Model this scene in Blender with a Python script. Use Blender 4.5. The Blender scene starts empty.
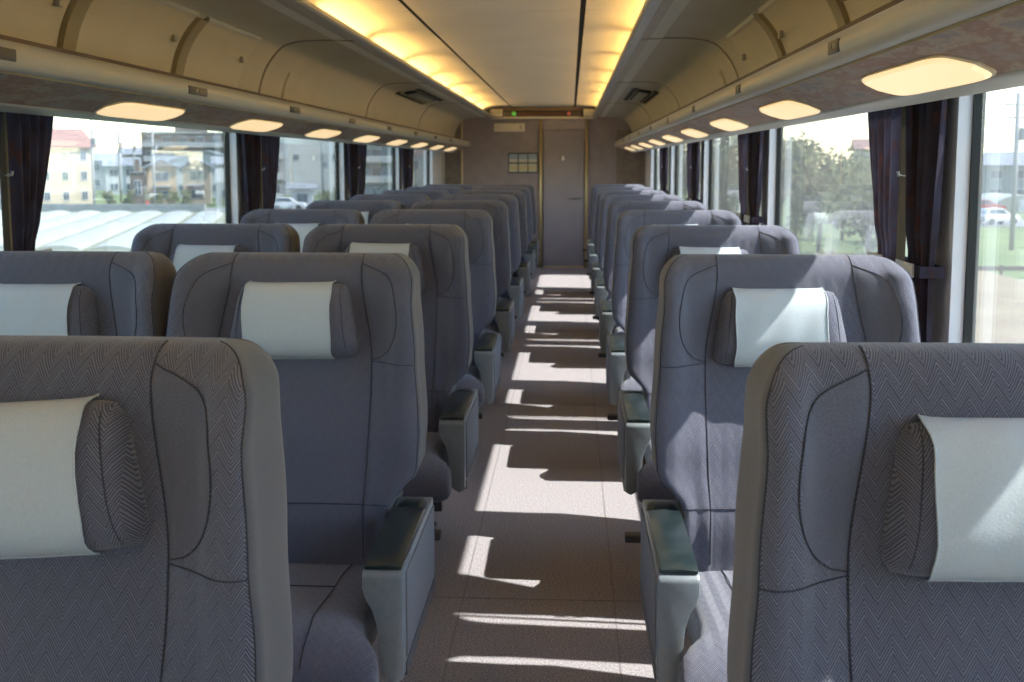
import bpy, bmesh, math, random
from mathutils import Vector, Matrix

random.seed(7)
PI = math.pi
SC = bpy.context.scene
COL = SC.collection

# ------------------------------------------------------------------ camera, sky, sun, exposure
CAMX, CAMZ = 0.335, 1.293
cd = bpy.data.cameras.new('camera')
cam = bpy.data.objects.new('camera', cd)
COL.objects.link(cam)
cam.location = (CAMX, 0.0, CAMZ)
cam.rotation_euler = (PI / 2 - math.atan(115 / 1080), 0, math.atan(58 / 1080))
cd.sensor_width = 36.0
cd.lens = 1080 / 1024 * 36.0
cd.shift_y = -62.5 / 1024
cd.clip_start = 0.02
cd.clip_end = 2000
cd.dof.use_dof = True
cd.dof.focus_distance = 1.9
cd.dof.aperture_fstop = 9.0
SC.camera = cam

SUN_TO = Vector((0.85, -0.05, 1.0)).normalized()
w = bpy.data.worlds.new('sky')
SC.world = w
w.use_nodes = True
nt = w.node_tree
bg = nt.nodes['Background']
sky = nt.nodes.new('ShaderNodeTexSky')
sky.sky_type = 'NISHITA'
sky.sun_disc = False
sky.sun_elevation = math.asin(SUN_TO.z)
sky.sun_rotation = math.atan2(SUN_TO.x, SUN_TO.y)
sky.air_density = 1.2
sky.dust_density = 0.4
sky.ozone_density = 2.0
nt.links.new(sky.outputs[0], bg.inputs[0])
bg.inputs[1].default_value = 0.62
sd = bpy.data.lights.new('sun', 'SUN')
sd.energy = 14.0
sd.angle = math.radians(0.6)
sd.color = (1.0, 0.955, 0.90)
sun = bpy.data.objects.new('sun', sd)
COL.objects.link(sun)
sun.rotation_euler = SUN_TO.to_track_quat('Z', 'Y').to_euler()
sun.location = (6, -5, 9)

SC.view_settings.view_transform = 'Standard'
SC.view_settings.look = 'None'
SC.view_settings.gamma = 1.0
SC.view_settings.use_curve_mapping = False
SC.view_settings.exposure = 0.0
try:
    SC.cycles.use_denoising = True
    SC.cycles.transparent_max_bounces = 16
    SC.cycles.max_bounces = 12
    SC.cycles.diffuse_bounces = 6
    SC.cycles.sample_clamp_indirect = 6.0
except Exception:
    pass

# ------------------------------------------------------------------ materials
MATS = {}


def mat(name, col, rough=0.6, metal=0.0, spec=0.5, emit=None, estr=0.0):
    m = bpy.data.materials.new(name)
    m.use_nodes = True
    b = m.node_tree.nodes['Principled BSDF']
    b.inputs['Base Color'].default_value = (*col, 1)
    b.inputs['Roughness'].default_value = rough
    b.inputs['Metallic'].default_value = metal
    b.inputs['Specular IOR Level'].default_value = spec
    if emit:
        b.inputs['Emission Color'].default_value = (*emit, 1)
        b.inputs['Emission Strength'].default_value = estr
    MATS[name] = m
    return m


def N(m, t, **kw):
    n = m.node_tree.nodes.new(t)
    for k, v in kw.items():
        setattr(n, k, v)
    return n


def L(m, a, b):
    m.node_tree.links.new(a, b)


def M_(m, op, a, b=None, clamp=False):
    n = N(m, 'ShaderNodeMath', operation=op, use_clamp=clamp)
    for i, v in enumerate((a, b)):
        if v is None:
            continue
        if isinstance(v, (int, float)):
            n.inputs[i].default_value = v
        else:
            L(m, v, n.inputs[i])
    return n.outputs[0]


def mixcol(m, fac, c1, c2):
    n = N(m, 'ShaderNodeMix', data_type='RGBA')
    if isinstance(fac, (int, float)):
        n.inputs[0].default_value = fac
    else:
        L(m, fac, n.inputs[0])
    for i, c in ((6, c1), (7, c2)):
        if isinstance(c, tuple):
            n.inputs[i].default_value = (*c, 1)
        else:
            L(m, c, n.inputs[i])
    return n.outputs[2]


def bump(m, height, strength=0.3, dist=0.002):
    b = N(m, 'ShaderNodeBump')
    b.inputs['Strength'].default_value = strength
    b.inputs['Distance'].default_value = dist
    L(m, height, b.inputs['Height'])
    L(m, b.outputs[0], m.node_tree.nodes['Principled BSDF'].inputs['Normal'])


def noise(m, scale, detail=3, coord='Object', rough=0.5, stretch=None):
    tc = N(m, 'ShaderNodeTexCoord')
    n = N(m, 'ShaderNodeTexNoise')
    n.inputs['Scale'].default_value = scale
    n.inputs['Detail'].default_value = detail
    n.inputs['Roughness'].default_value = rough
    src = tc.outputs[coord]
    if stretch:
        mp = N(m, 'ShaderNodeMapping')
        mp.inputs['Scale'].default_value = stretch
        L(m, src, mp.inputs[0])
        src = mp.outputs[0]
    L(m, src, n.inputs['Vector'])
    return n.outputs['Fac']


def base(m):
    return m.node_tree.nodes['Principled BSDF'].inputs['Base Color']


def noisy(name, c1, c2, scale, rough=0.8, detail=3, bs=0.0, stretch=None, lo=0.35, hi=0.65, **kw):
    m = mat(name, c1, rough, **kw)
    f = noise(m, scale, detail, stretch=stretch)
    mr = N(m, 'ShaderNodeMapRange')
    mr.inputs[1].default_value = lo
    mr.inputs[2].default_value = hi
    L(m, f, mr.inputs[0])
    L(m, mixcol(m, mr.outputs[0], c1, c2), base(m))
    if bs:
        bump(m, f, bs)
    return m


# seat fabric: herringbone weave of fine light and dark ribs
def weave(name, dark, light, flat=False):
    m = mat(name, dark, 0.92, spec=0.2)
    tc = N(m, 'ShaderNodeTexCoord')
    sp = N(m, 'ShaderNodeSeparateXYZ')
    L(m, tc.outputs['Object'], sp.inputs[0])
    x, z = sp.outputs[0], sp.outputs[2]
    if flat:
        z = M_(m, 'ADD', sp.outputs[1], sp.outputs[2])
    u = M_(m, 'MULTIPLY', x, 1 / 0.015)
    fu = M_(m, 'FRACT', u)
    colid = M_(m, 'FLOOR', u)
    par = M_(m, 'MODULO', M_(m, 'ABSOLUTE', colid), 2.0)
    sgn = M_(m, 'SUBTRACT', M_(m, 'MULTIPLY', par, 2.0), 1.0)
    sl = M_(m, 'MULTIPLY', M_(m, 'MULTIPLY', fu, sgn), 0.015 * 1.5)
    v = M_(m, 'ADD', z, sl)
    # longer period breaks the chevrons into blocks
    blk = M_(m, 'FLOOR', M_(m, 'MULTIPLY', v, 1 / 0.0184))
    sh = M_(m, 'MULTIPLY', M_(m, 'MODULO', M_(m, 'ABSOLUTE', blk), 2.0), 0.0016)
    st = M_(m, 'FRACT', M_(m, 'MULTIPLY', M_(m, 'ADD', v, sh), 1 / 0.0046))
    tri = M_(m, 'ABSOLUTE', M_(m, 'SUBTRACT', M_(m, 'MULTIPLY', st, 2.0), 1.0))
    rib = M_(m, 'MULTIPLY', M_(m, 'SUBTRACT', tri, 0.3), 2.5, clamp=True)
    fine = noise(m, 900, 2)
    rib2 = M_(m, 'MULTIPLY', rib, M_(m, 'ADD', fine, 0.45), clamp=True)
    big = noise(m, 5, 2)
    c = mixcol(m, rib2, dark, light)
    c2 = mixcol(m, M_(m, 'MULTIPLY', big, 0.25), c, light)
    L(m, c2, base(m))
    bump(m, rib2, 0.5, 0.0015)
    b = m.node_tree.nodes['Principled BSDF']
    b.inputs['Sheen Weight'].default_value = 0.25
    b.inputs['Sheen Roughness'].default_value = 0.5
    return m


weave('fabric', (0.033, 0.034, 0.051), (0.195, 0.193, 0.245))
weave('fabric_seat', (0.033, 0.034, 0.051), (0.195, 0.193, 0.245), True)
m = noisy('fabric_plain', (0.070, 0.067, 0.078), (0.112, 0.106, 0.118), 700, 0.92, 2, 0.25, spec=0.2)
m.node_tree.nodes['Principled BSDF'].inputs['Sheen Weight'].default_value = 0.25
m = noisy('fabric_fine', (0.085, 0.084, 0.108), (0.140, 0.138, 0.170), 900, 0.92, 2, 0.25, spec=0.2)
m.node_tree.nodes['Principled BSDF'].inputs['Sheen Weight'].default_value = 0.25
noisy('cover', (0.48, 0.53, 0.565), (0.53, 0.575, 0.61), 420, 0.85, 2, 0.15, spec=0.2)
mat('seam', (0.060, 0.058, 0.070), 0.9, spec=0.1)
noisy('arm_plastic', (0.20, 0.225, 0.24), (0.225, 0.25, 0.265), 60, 0.34)
noisy('arm_pad', (0.011, 0.019, 0.021), (0.018, 0.028, 0.030), 30, 0.3)
noisy('arm_side', (0.17, 0.165, 0.175), (0.22, 0.21, 0.22), 500, 0.9, 2, 0.2)
mat('black', (0.012, 0.012, 0.014), 0.45)
mat('base_metal', (0.09, 0.09, 0.1), 0.5)
m = noisy('carpet', (0.16, 0.142, 0.152), (0.49, 0.448, 0.455), 190, 0.97, 4, 0.4, lo=0.3, hi=0.7, spec=0.1)
mat('carpet_line', (0.245, 0.222, 0.228), 0.95, spec=0.1)
noisy('wall_plastic', (0.74, 0.735, 0.80), (0.78, 0.775, 0.84), 6, 0.45)
mat('sill', (0.45, 0.44, 0.46), 0.5)
mat('gasket', (0.012, 0.014, 0.016), 0.5)
noisy('cove', (0.49, 0.42, 0.32), (0.53, 0.455, 0.35), 4, 0.5)
noisy('bin', (0.53, 0.445, 0.32), (0.56, 0.475, 0.345), 5, 0.45)
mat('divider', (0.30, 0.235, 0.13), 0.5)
mat('joint', (0.25, 0.20, 0.135), 0.6)
mat('bead', (0.10, 0.065, 0.045), 0.6)
mat('rail', (0.36, 0.34, 0.29), 0.45, 0.2)
noisy('ceil', (0.70, 0.655, 0.56), (0.74, 0.69, 0.59), 3, 0.6)
mat('groove', (0.03, 0.026, 0.02), 0.8)
mat('lip', (0.50, 0.475, 0.42), 0.35)
mat('trim', (0.50, 0.48, 0.44), 0.4)
mat('metal_trim', (0.50, 0.46, 0.38), 0.35, 0.5)
mat('gold', (0.62, 0.50, 0.28), 0.35, 0.55)
noisy('end_wall', (0.27, 0.225, 0.235), (0.31, 0.26, 0.27), 9, 0.6)
noisy('door_skin', (0.29, 0.255, 0.275), (0.32, 0.28, 0.30), 7, 0.5)
noisy('corner_panel', (0.19, 0.15, 0.13), (0.24, 0.20, 0.17), 14, 0.6)
mat('lamp', (0.9, 0.8, 0.6), 0.4, emit=(1.0, 0.70, 0.36), estr=0.88)
mat('lamp_rim', (0.72, 0.60, 0.42), 0.4)
mat('tube', (1, 0.9, 0.7), 0.4, emit=(1.0, 0.64, 0.22), estr=16.0)
mat('sign_cream', (0.66, 0.60, 0.48), 0.5)
mat('plate', (0.05, 0.05, 0.055), 0.4)
mat('plate_mark', (0.16, 0.16, 0.16), 0.4)
mat('led_band', (0.03, 0.018, 0.010), 0.3)
mat('led_green', (0.1, 0.6, 0.1), 0.4, emit=(0.25, 0.8, 0.12), estr=0.2)
mat('led_red', (0.5, 0.1, 0.1), 0.4, emit=(0.8, 0.12, 0.08), estr=0.06)
mat('led_brown', (0.10, 0.042, 0.018), 0.4)
mat('pic_frame', (0.05, 0.05, 0.06), 0.4)
mat('pic_sky', (0.30, 0.36, 0.46), 0.4)
mat('pic_mid', (0.55, 0.52, 0.42), 0.4)
mat('pic_bar', (0.10, 0.10, 0.16), 0.4)
mat('pic_low', (0.52, 0.46, 0.28), 0.4)
mat('white_paint', (0.8, 0.8, 0.8), 0.4)
mat('steel', (0.35, 0.33, 0.32), 0.3, 0.8)
mat('roof_light_block', (0.3, 0.3, 0.32), 0.7)
m = noisy('curtain', (0.040, 0.026, 0.030), (0.060, 0.055, 0.085), 22, 0.95, 4, 0.1, stretch=(1, 1, 0.35), spec=0.1)
# translucent cloth with broad red and blue strands
_b = m.node_tree.nodes['Principled BSDF']
f2 = noise(m, 24, 3, stretch=(1, 1, 0.55))
mr = N(m, 'ShaderNodeMapRange')
mr.inputs[1].default_value = 0.58
mr.inputs[2].default_value = 0.68
L(m, f2, mr.inputs[0])
old = base(m).links[0].from_socket
cc = mixcol(m, mr.outputs[0], old, (0.085, 0.040, 0.038))
L(m, cc, base(m))
tr = N(m, 'ShaderNodeBsdfTranslucent')
L(m, cc, tr.inputs[0])
mx = N(m, 'ShaderNodeMixShader')
mx.inputs[0].default_value = 0.3
L(m, _b.outputs[0], mx.inputs[1])
L(m, tr.outputs[0], mx.inputs[2])
L(m, mx.outputs[0], m.node_tree.nodes['Material Output'].inputs[0])
mat('tie', (0.55, 0.54, 0.56), 0.7)
mat('khaki', (0.12, 0.10, 0.07), 0.8)
# marbled veneer on the lamp panel
m = mat('veneer', (0.3, 0.22, 0.17), 0.55)
f = noise(m, 6.5, 5, stretch=(1.4, 0.5, 1), rough=0.72)
r_ = N(m, 'ShaderNodeValToRGB')
e = r_.color_ramp.elements
e[0].position, e[0].color = 0.30, (0.20, 0.17, 0.165, 1)
e[1].position, e[1].color = 0.72, (0.50, 0.34, 0.17, 1)
for p_, c_ in ((0.42, (0.34, 0.25, 0.20, 1)), (0.50, (0.29, 0.15, 0.10, 1)), (0.56, (0.40, 0.30, 0.20, 1)), (0.64, (0.24, 0.20, 0.20, 1))):
    q = e.new(p_)
    q.color = c_
L(m, f, r_.inputs[0])
L(m, r_.outputs[0], base(m))

# window glass: clear, mirroring a little, with a white veil added for washed-out haze
m = bpy.data.materials.new('glass')
m.use_nodes = True
MATS['glass'] = m
t_ = m.node_tree
t_.nodes.remove(t_.nodes['Principled BSDF'])
tp = N(m, 'ShaderNodeBsdfTransparent')
tp.inputs[0].default_value = (0.93, 0.96, 0.96, 1)
gl = N(m, 'ShaderNodeBsdfGlossy')
gl.inputs['Roughness'].default_value = 0.015
gl.inputs[0].default_value = (1, 1, 1, 1)
tl = N(m, 'ShaderNodeBsdfTranslucent')
tl.inputs[0].default_value = (0.9, 0.93, 0.95, 1)
lw = N(m, 'ShaderNodeLayerWeight')
lw.inputs[0].default_value = 0.5
fr = M_(m, 'ADD', M_(m, 'MULTIPLY', M_(m, 'POWER', lw.outputs['Facing'], 3.4), 0.8), 0.05, clamp=True)
m1 = N(m, 'ShaderNodeMixShader')
m1.inputs[0].default_value = 0.045
L(m, tp.outputs[0], m1.inputs[1])
L(m, tl.outputs[0], m1.inputs[2])
m2 = N(m, 'ShaderNodeMixShader')
L(m, fr, m2.inputs[0])
L(m, m1.outputs[0], m2.inputs[1])
L(m, gl.outputs[0], m2.inputs[2])
L(m, m2.outputs[0], t_.nodes['Material Output'].inputs[0])


# ------------------------------------------------------------------ mesh helpers
class MB:
    def __init__(s):
        s.v, s.f, s.mi = [], [], []

    def face(s, idx, mi=0):
        s.f.append(tuple(idx))
        s.mi.append(mi)

    def box(s, x0, x1, y0, y1, z0, z1, mi=0):
        b = len(s.v)
        s.v += [(x0, y0, z0), (x1, y0, z0), (x1, y1, z0), (x0, y1, z0), (x0, y0, z1), (x1, y0, z1), (x1, y1, z1), (x0, y1, z1)]
        for q in ((0, 3, 2, 1), (4, 5, 6, 7), (0, 1, 5, 4), (1, 2, 6, 5), (2, 3, 7, 6), (3, 0, 4, 7)):
            s.face([b + i for i in q], mi)
        return s

    def loft(s, loops, close=True, cap=True, mi=0, segmi=None):
        n = len(loops[0])
        b = len(s.v)
        for lp in loops:
            s.v += [tuple(p) for p in lp]
        for i in range(len(loops) - 1):
            for j in range(n if close else n - 1):
                k = (j + 1) % n
                a = segmi(i, j) if segmi else mi
                s.face((b + i * n + j, b + i * n + k, b + (i + 1) * n + k, b + (i + 1) * n + j), a)
        if cap and close:
            s.face([b + j for j in reversed(range(n))], mi)
            s.face([b + (len(loops) - 1) * n + j for j in range(n)], mi)
        return s

    def extr_y(s, prof, y0, y1, mi=0):          # closed (x,z) profile along y
        return s.loft([[(x, y0, z) for x, z in prof], [(x, y1, z) for x, z in prof]], mi=mi)

    def sheet_y(s, prof, ys, mi=0):             # open (x,z) profile along y
        return s.loft([[(x, y, z) for x, z in prof] for y in ys], close=False, cap=False, mi=mi)

    def tube(s, pts, r, n=6, mi=0):
        loops = []
        for i, p in enumerate(pts):
            p = Vector(p)
            d = (Vector(pts[min(i + 1, len(pts) - 1)]) - Vector(pts[max(i - 1, 0)])).normalized()
            a = d.orthogonal().normalized() if i == 0 else (pa - d * pa.dot(d)).normalized()
            pa = a
            c = d.cross(a)
            loops.append([p + (a * math.cos(t) + c * math.sin(t)) * r for t in (2 * PI * k / n for k in range(n))])
        return s.loft(loops, mi=mi)

    def build(s, name, mats, parent=None, smooth=False, bevel=0.0, fix=True, segs=2):
        me = bpy.data.meshes.new(name)
        me.from_pydata(s.v, [], s.f)
        mats = mats if isinstance(mats, (list, tuple)) else [mats]
        for q in mats:
            me.materials.append(MATS[q])
        me.polygons.foreach_set('material_index', s.mi)
        if fix or bevel:
            bm = bmesh.new()
            bm.from_mesh(me)
            bmesh.ops.remove_doubles(bm, verts=bm.verts, dist=1e-6)
            bmesh.ops.recalc_face_normals(bm, faces=bm.faces)
            if bevel:
                ed = [e for e in bm.edges if len(e.link_faces) == 2 and e.calc_face_angle(0) > 0.5]
                bmesh.ops.bevel(bm, geom=ed, offset=bevel, segments=segs, profile=0.6, affect='EDGES', clamp_overlap=True)
            bm.to_mesh(me)
            bm.free()
        if smooth or bevel:
            me.polygons.foreach_set('use_smooth', [True] * len(me.polygons))
            if not smooth:
                me.set_sharp_from_angle(angle=math.radians(40))
        o = bpy.data.objects.new(name, me)
        COL.objects.link(o)
        o.parent = parent
        return o


def tag(o, label, cat, group=None):
    o['label'] = label
    o['category'] = cat
    if group:
        o['group'] = group
    return o


def struct(o):
    o['kind'] = 'structure'
    return o


def empty(name, loc=(0, 0, 0), rz=0.0):
    o = bpy.data.objects.new(name, None)
    o.empty_display_size = 0.1
    COL.objects.link(o)
    o.location = loc
    o.rotation_euler = (0, 0, rz)
    return o


def copy_tree(o, parent=None):
    c = o.copy()
    COL.objects.link(c)
    c.parent = parent
    for ch in list(o.children):
        copy_tree(ch, c)
    return c


def crom(pts, n):
    out = []
    for i in range(len(pts) - 1):
        p0, p1, p2, p3 = pts[max(i - 1, 0)], pts[i], pts[i + 1], pts[min(i + 2, len(pts) - 1)]
        for k in range(n):
            t = k / n
            out.append(tuple(0.5 * (2 * b + (c - a) * t + (2 * a - 5 * b + 4 * c - d) * t * t + (3 * b - a - 3 * c + d) * t ** 3)
                             for a, b, c, d in zip(p0, p1, p2, p3)))
    out.append(tuple(pts[-1]))
    return out


def lerp_tab(tab, x):
    if x <= tab[0][0]:
        return tab[0][1]
    for (a, va), (b, vb) in zip(tab, tab[1:]):
        if x <= b:
            t = (x - a) / (b - a)
            t = t * t * (3 - 2 * t)
            return va + (vb - va) * t
    return tab[-1][1]


def ordinal(n):
    return ['zeroth', 'first', 'second', 'third', 'fourth', 'fifth', 'sixth', 'seventh', 'eighth', 'ninth', 'tenth',
            'eleventh', 'twelfth', 'thirteenth', 'fourteenth', 'fifteenth', 'sixteenth'][n]


# ------------------------------------------------------------------ the carriage shell
PITCH = 1.23
YA, YB = -4.72, 13.46           # rear and end wall
WX = 1.26                       # inner wall face
SIDES = ((-1, 'left', 'seat pairs'), (1, 'right', 'single seats'))
WIN_Z0, WIN_Z1 = 0.74, 1.57
EDGES = [2.66 + 2.46 * j for j in range(-3, 5)]      # far edges of the windows (pillar follows)
PILLAR = 0.19

fl = struct(MB().box(-WX, WX, YA, YB, -0.05, 0.0).build('floor', 'carpet'))
for i, y in enumerate([YA + 0.02 + 2.6 * k for k in range(7)]):      # seams of the carpet lengths
    MB().box(-1.2, 1.2, y, y + 0.004, 0.0, 0.0012).build('carpet_seam', 'carpet_line', fl)
for x in (0.02, 0.47):
    MB().box(x, x + 0.004, YA, YB, 0.0, 0.0012).build('carpet_seam', 'carpet_line', fl)

winno = 0
for sg, side, near in SIDES:
    mb = MB()
    # solid wall below, above and between the windows
    mb.box(sg * WX, sg * (WX + 0.06), YA, YB, -0.05, WIN_Z0 - 0.06)
    mb.box(sg * WX, sg * (WX + 0.06), YA, YB, WIN_Z1 + 0.04, 1.66)
    prev = YA
    bays = []
    for e_ in EDGES:
        if e_ > prev + 0.3:
            bays.append((prev if prev == YA else prev, e_))
        prev = e_ + PILLAR
    # panel around each rounded window opening
    lastb = YA
    for bi, (a, b) in enumerate(bays):
        ya, yb = (YA if bi == 0 else a - PILLAR / 2), (YB if bi == len(bays) - 1 else b + PILLAR / 2)
        z0, z1 = WIN_Z0 - 0.06, WIN_Z1 + 0.04
        r = 0.12
        a2 = a + (0.10 if bi == 0 else 0)
        inner, outer = [], []
        for cx, cz, t0, ox, oz in ((b - r, WIN_Z1 - r, 0, yb, z1), (a2 + r, WIN_Z1 - r, 90, ya, z1),
                                   (a2 + r, WIN_Z0 + r, 180, ya, z0), (b - r, WIN_Z0 + r, 270, yb, z0)):
            for k in range(7):
                t = math.radians(t0 + 15 * k)
                inner.append((cx + r * math.cos(t), cz + r * math.sin(t)))
                outer.append((ox, oz))
        n = len(inner)
        X0, X1 = sg * WX, sg * (WX + 0.06)
        b0 = len(mb.v)
        for X in (X0, X1):
            mb.v += [(X, y, z) for y, z in outer] + [(X, y, z) for y, z in inner]
        for k in range(n):
            k2 = (k + 1) % n
            for off in (0, 2 * n):
                q = [b0 + off + k, b0 + off + k2, b0 + off + n + k2, b0 + off + n + k]
                if outer[k] == outer[k2]:
                    q = [q[0], q[2], q[3]]
                mb.face(q)
            mb.face((b0 + n + k, b0 + n + k2, b0 + 3 * n + k2, b0 + 3 * n + k))
        winno += 1
        w_ = struct(empty('window_%d' % winno, (sg * (WX + 0.045), (a2 + b) / 2, WIN_Z0)))
        cy = (a2 + b) / 2
        g = MB()
        loops = []
        for dx, ins in ((-0.012, 0.0), (-0.012, 0.008), (0.014, 0.010), (0.014, 0.0)):
            loops.append([(sg * dx, (y - cy) * (1 - 2 * ins / (b - a2)), (z - (WIN_Z0 + WIN_Z1) / 2) * (1 - 2 * ins / (WIN_Z1 - WIN_Z0)) + (WIN_Z1 - WIN_Z0) / 2)
                          for y, z in inner])
        loops.append(loops[0])
        g.loft(loops, cap=False)
        g.build('window_gasket', 'gasket', w_)
        MB().box(0.006 * sg, 0.010 * sg, a2 - cy + 0.012, b - cy - 0.012, 0.012, WIN_Z1 - WIN_Z0 - 0.012).build('window_pane', 'glass', w_)
        struct_bays = bays
    struct(mb.build('wall_' + side, 'wall_plastic'))
    s_ = MB()
    s_.loft([[(sg * x, y, z) for x, z in ((WX + 0.02, 0.70), (WX - 0.05, 0.70), (WX - 0.055, 0.71), (WX - 0.05, 0.722), (WX + 0.02, 0.728))] for y in (YA, YB)])
    struct(s_.build('trim_%d' % (1 if sg < 0 else 2), 'sill'))
    h_ = MB().box(sg * (WX - 0.10), sg * WX, YA, YB, 0.0, 0.16)
    struct(h_.build('baseboard_' + side, 'sill', bevel=0.01))

struct(MB().box(-WX - 0.1, WX + 0.1, YA - 0.06, YA, -0.05, 2.2).build('wall_rear', 'end_wall'))
# outer roof skin, unseen, added to stop light leaking through panel gaps
rp = [(-1.365, 1.63), (-1.355, 1.78), (-1.20, 2.02), (-0.8, 2.16), (0, 2.20), (0.8, 2.16), (1.20, 2.02), (1.355, 1.78), (1.365, 1.63)]
struct(MB().extr_y(rp + [(x * 0.985, z - 0.03) for x, z in reversed(rp)], YA - 0.05, YB + 0.1).build('roof', 'roof_light_block'))

# ------------------------------------------------------------------ ceiling
ceil = struct(empty('ceiling', (0, 0, 1.98)))
CZ = 1.983


def cpart(mb, name, m, **kw):
    o = mb.build(name, m, None, **kw)
    o.parent = ceil
    o.location = (0, 0, -1.98)
    return o


ys = [YA, -3.0, -1.0, 1.0, 3.0, 5.0, 7.0, 9.0, 11.0, YB - 0.02]
for a, b in zip(ys, ys[1:]):
    cpart(MB().box(-0.383, 0.375, a, b - 0.004, CZ, CZ + 0.012), 'centre_panel', 'ceil')
    for sg in (-1, 1):
        prof = [(0.40, CZ), (0.48, CZ), (0.56, CZ - 0.003), (0.63, CZ - 0.012), (0.69, CZ - 0.032), (0.725, CZ - 0.062), (0.735, CZ - 0.10), (0.735, CZ - 0.13)]
        prof = [(sg * x, z) for x, z in prof]
        cpart(MB().sheet_y(prof, (a, b - 0.004)), 'cove_reflector', 'ceil', smooth=True)
for sg in (-1, 1):
    cpart(MB().box(sg * 0.35, sg * 0.44, YA, YB, CZ + 0.016, CZ + 0.03), 'groove_backing', 'groove')
    prof = [(0.606, 1.872), (0.598, 1.868), (0.598, 1.852), (0.606, 1.845), (0.644, 1.843), (0.650, 1.847), (0.650, 1.853), (0.612, 1.855)]
    cpart(MB().extr_y([(sg * x, z) for x, z in prof], YA, YB - 0.01), 'cove_edge_strip', 'metal_trim')
    cpart(MB().box(sg * 0.64, sg * 0.745, YA, YB, 1.853, 1.857), 'cove_shelf', 'ceil')

COVE = [(0.652, 1.851), (0.74, 1.855), (0.84, 1.855), (0.91, 1.850), (0.96, 1.839), (1.0, 1.818), (1.05, 1.76), (1.085, 1.69), (1.105, 1.61), (1.112, 1.55), (1.113, 1.52)]
COVE_S = crom(COVE, 4)
for sg in (-1, 1):
    prof = [(sg * x, z) for x, z in COVE_S]
    for a, b in ((YA, -0.25), (-0.244, 2.37), (2.376, 4.98), (4.986, 7.6), (7.606, 10.2), (10.206, YB)):
        cpart(MB().sheet_y(prof, (a, b)), 'side_panel', 'cove', smooth=True)
    for y in (-0.247, 2.373, 4.983, 7.603, 10.203):
        jm = MB()
        jm.loft([[(x - sg * o_, yy_, z - o_) for x, z in prof] for yy_, o_ in ((y - 0.012, -0.002), (y - 0.010, 0.003), (y + 0.010, 0.003), (y + 0.012, -0.002))], close=False, cap=False)
        cpart(jm, 'joint_strip', 'joint', smooth=False)
    # thin groove under the joint between side panel and cove strip
    # access panel outline
    sub = [p for p in COVE_S if 1.545 < p[1] < 1.75]
    ap = MB()
    ap.loft([[(sg * (x - o_), y, z - o_ * 0.5) for x, z in sub] for y, o_ in ((5.36, 0.0), (5.365, 0.010), (5.60, 0.010), (5.605, 0.0))], close=False, cap=False)
    cpart(ap, 'access_panel', 'cove')

# air vents let into the side panels
for sg, side, near in SIDES:
    v = empty('ceiling_vent', (sg * 0.90, 9.0, 1.847))
    tag(v, 'grey air vent with plate and long slots in ceiling above the ' + near, 'vent', 'ceiling vents')
    v.rotation_euler = (0, sg * 0.17, 0)
    for a in (-0.10, 0.065):
        sl = MB().box(a, a + 0.035, -0.75, 0.75, -0.010, 0.006).build('slot', 'groove', v)
        for q in (a - 0.008, a + 0.035):
            MB().box(q, q + 0.008, -0.76, 0.76, -0.014, 0.0).build('slot_rim', 'divider', sl)
    fr_ = MB().box(-0.052, 0.052, -0.60, 0.60, -0.010, 0.004).build('plate_frame', 'groove', v, bevel=0.003)
    MB().box(-0.038, 0.038, -0.50, 0.50, -0.016, -0.006).build('vent_plate', 'rail', fr_, bevel=0.003)

# cove light tubes
for sg, side, near in SIDES:
    yy = [-3.6 + 1.23 * k for k in range(14)]
    for k, y in enumerate(yy):
        t = empty('cove_light', (sg * 0.685, y, 1.875))
        tag(t, 'warm cove light tube above the %s, %s from the door wall' % (near, ordinal(len(yy) - k)), 'light', 'cove light tubes')
        MB().tube([(0, -0.53, 0.012), (0, 0.53, 0.012)], 0.012, 8).build('tube', 'tube', t, smooth=False)
        for e_ in (-0.555, 0.53):
            MB().box(-0.018, 0.018, e_, e_ + 0.025, -0.018, 0.03).build('lamp_holder', 'ceil', t)

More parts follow.
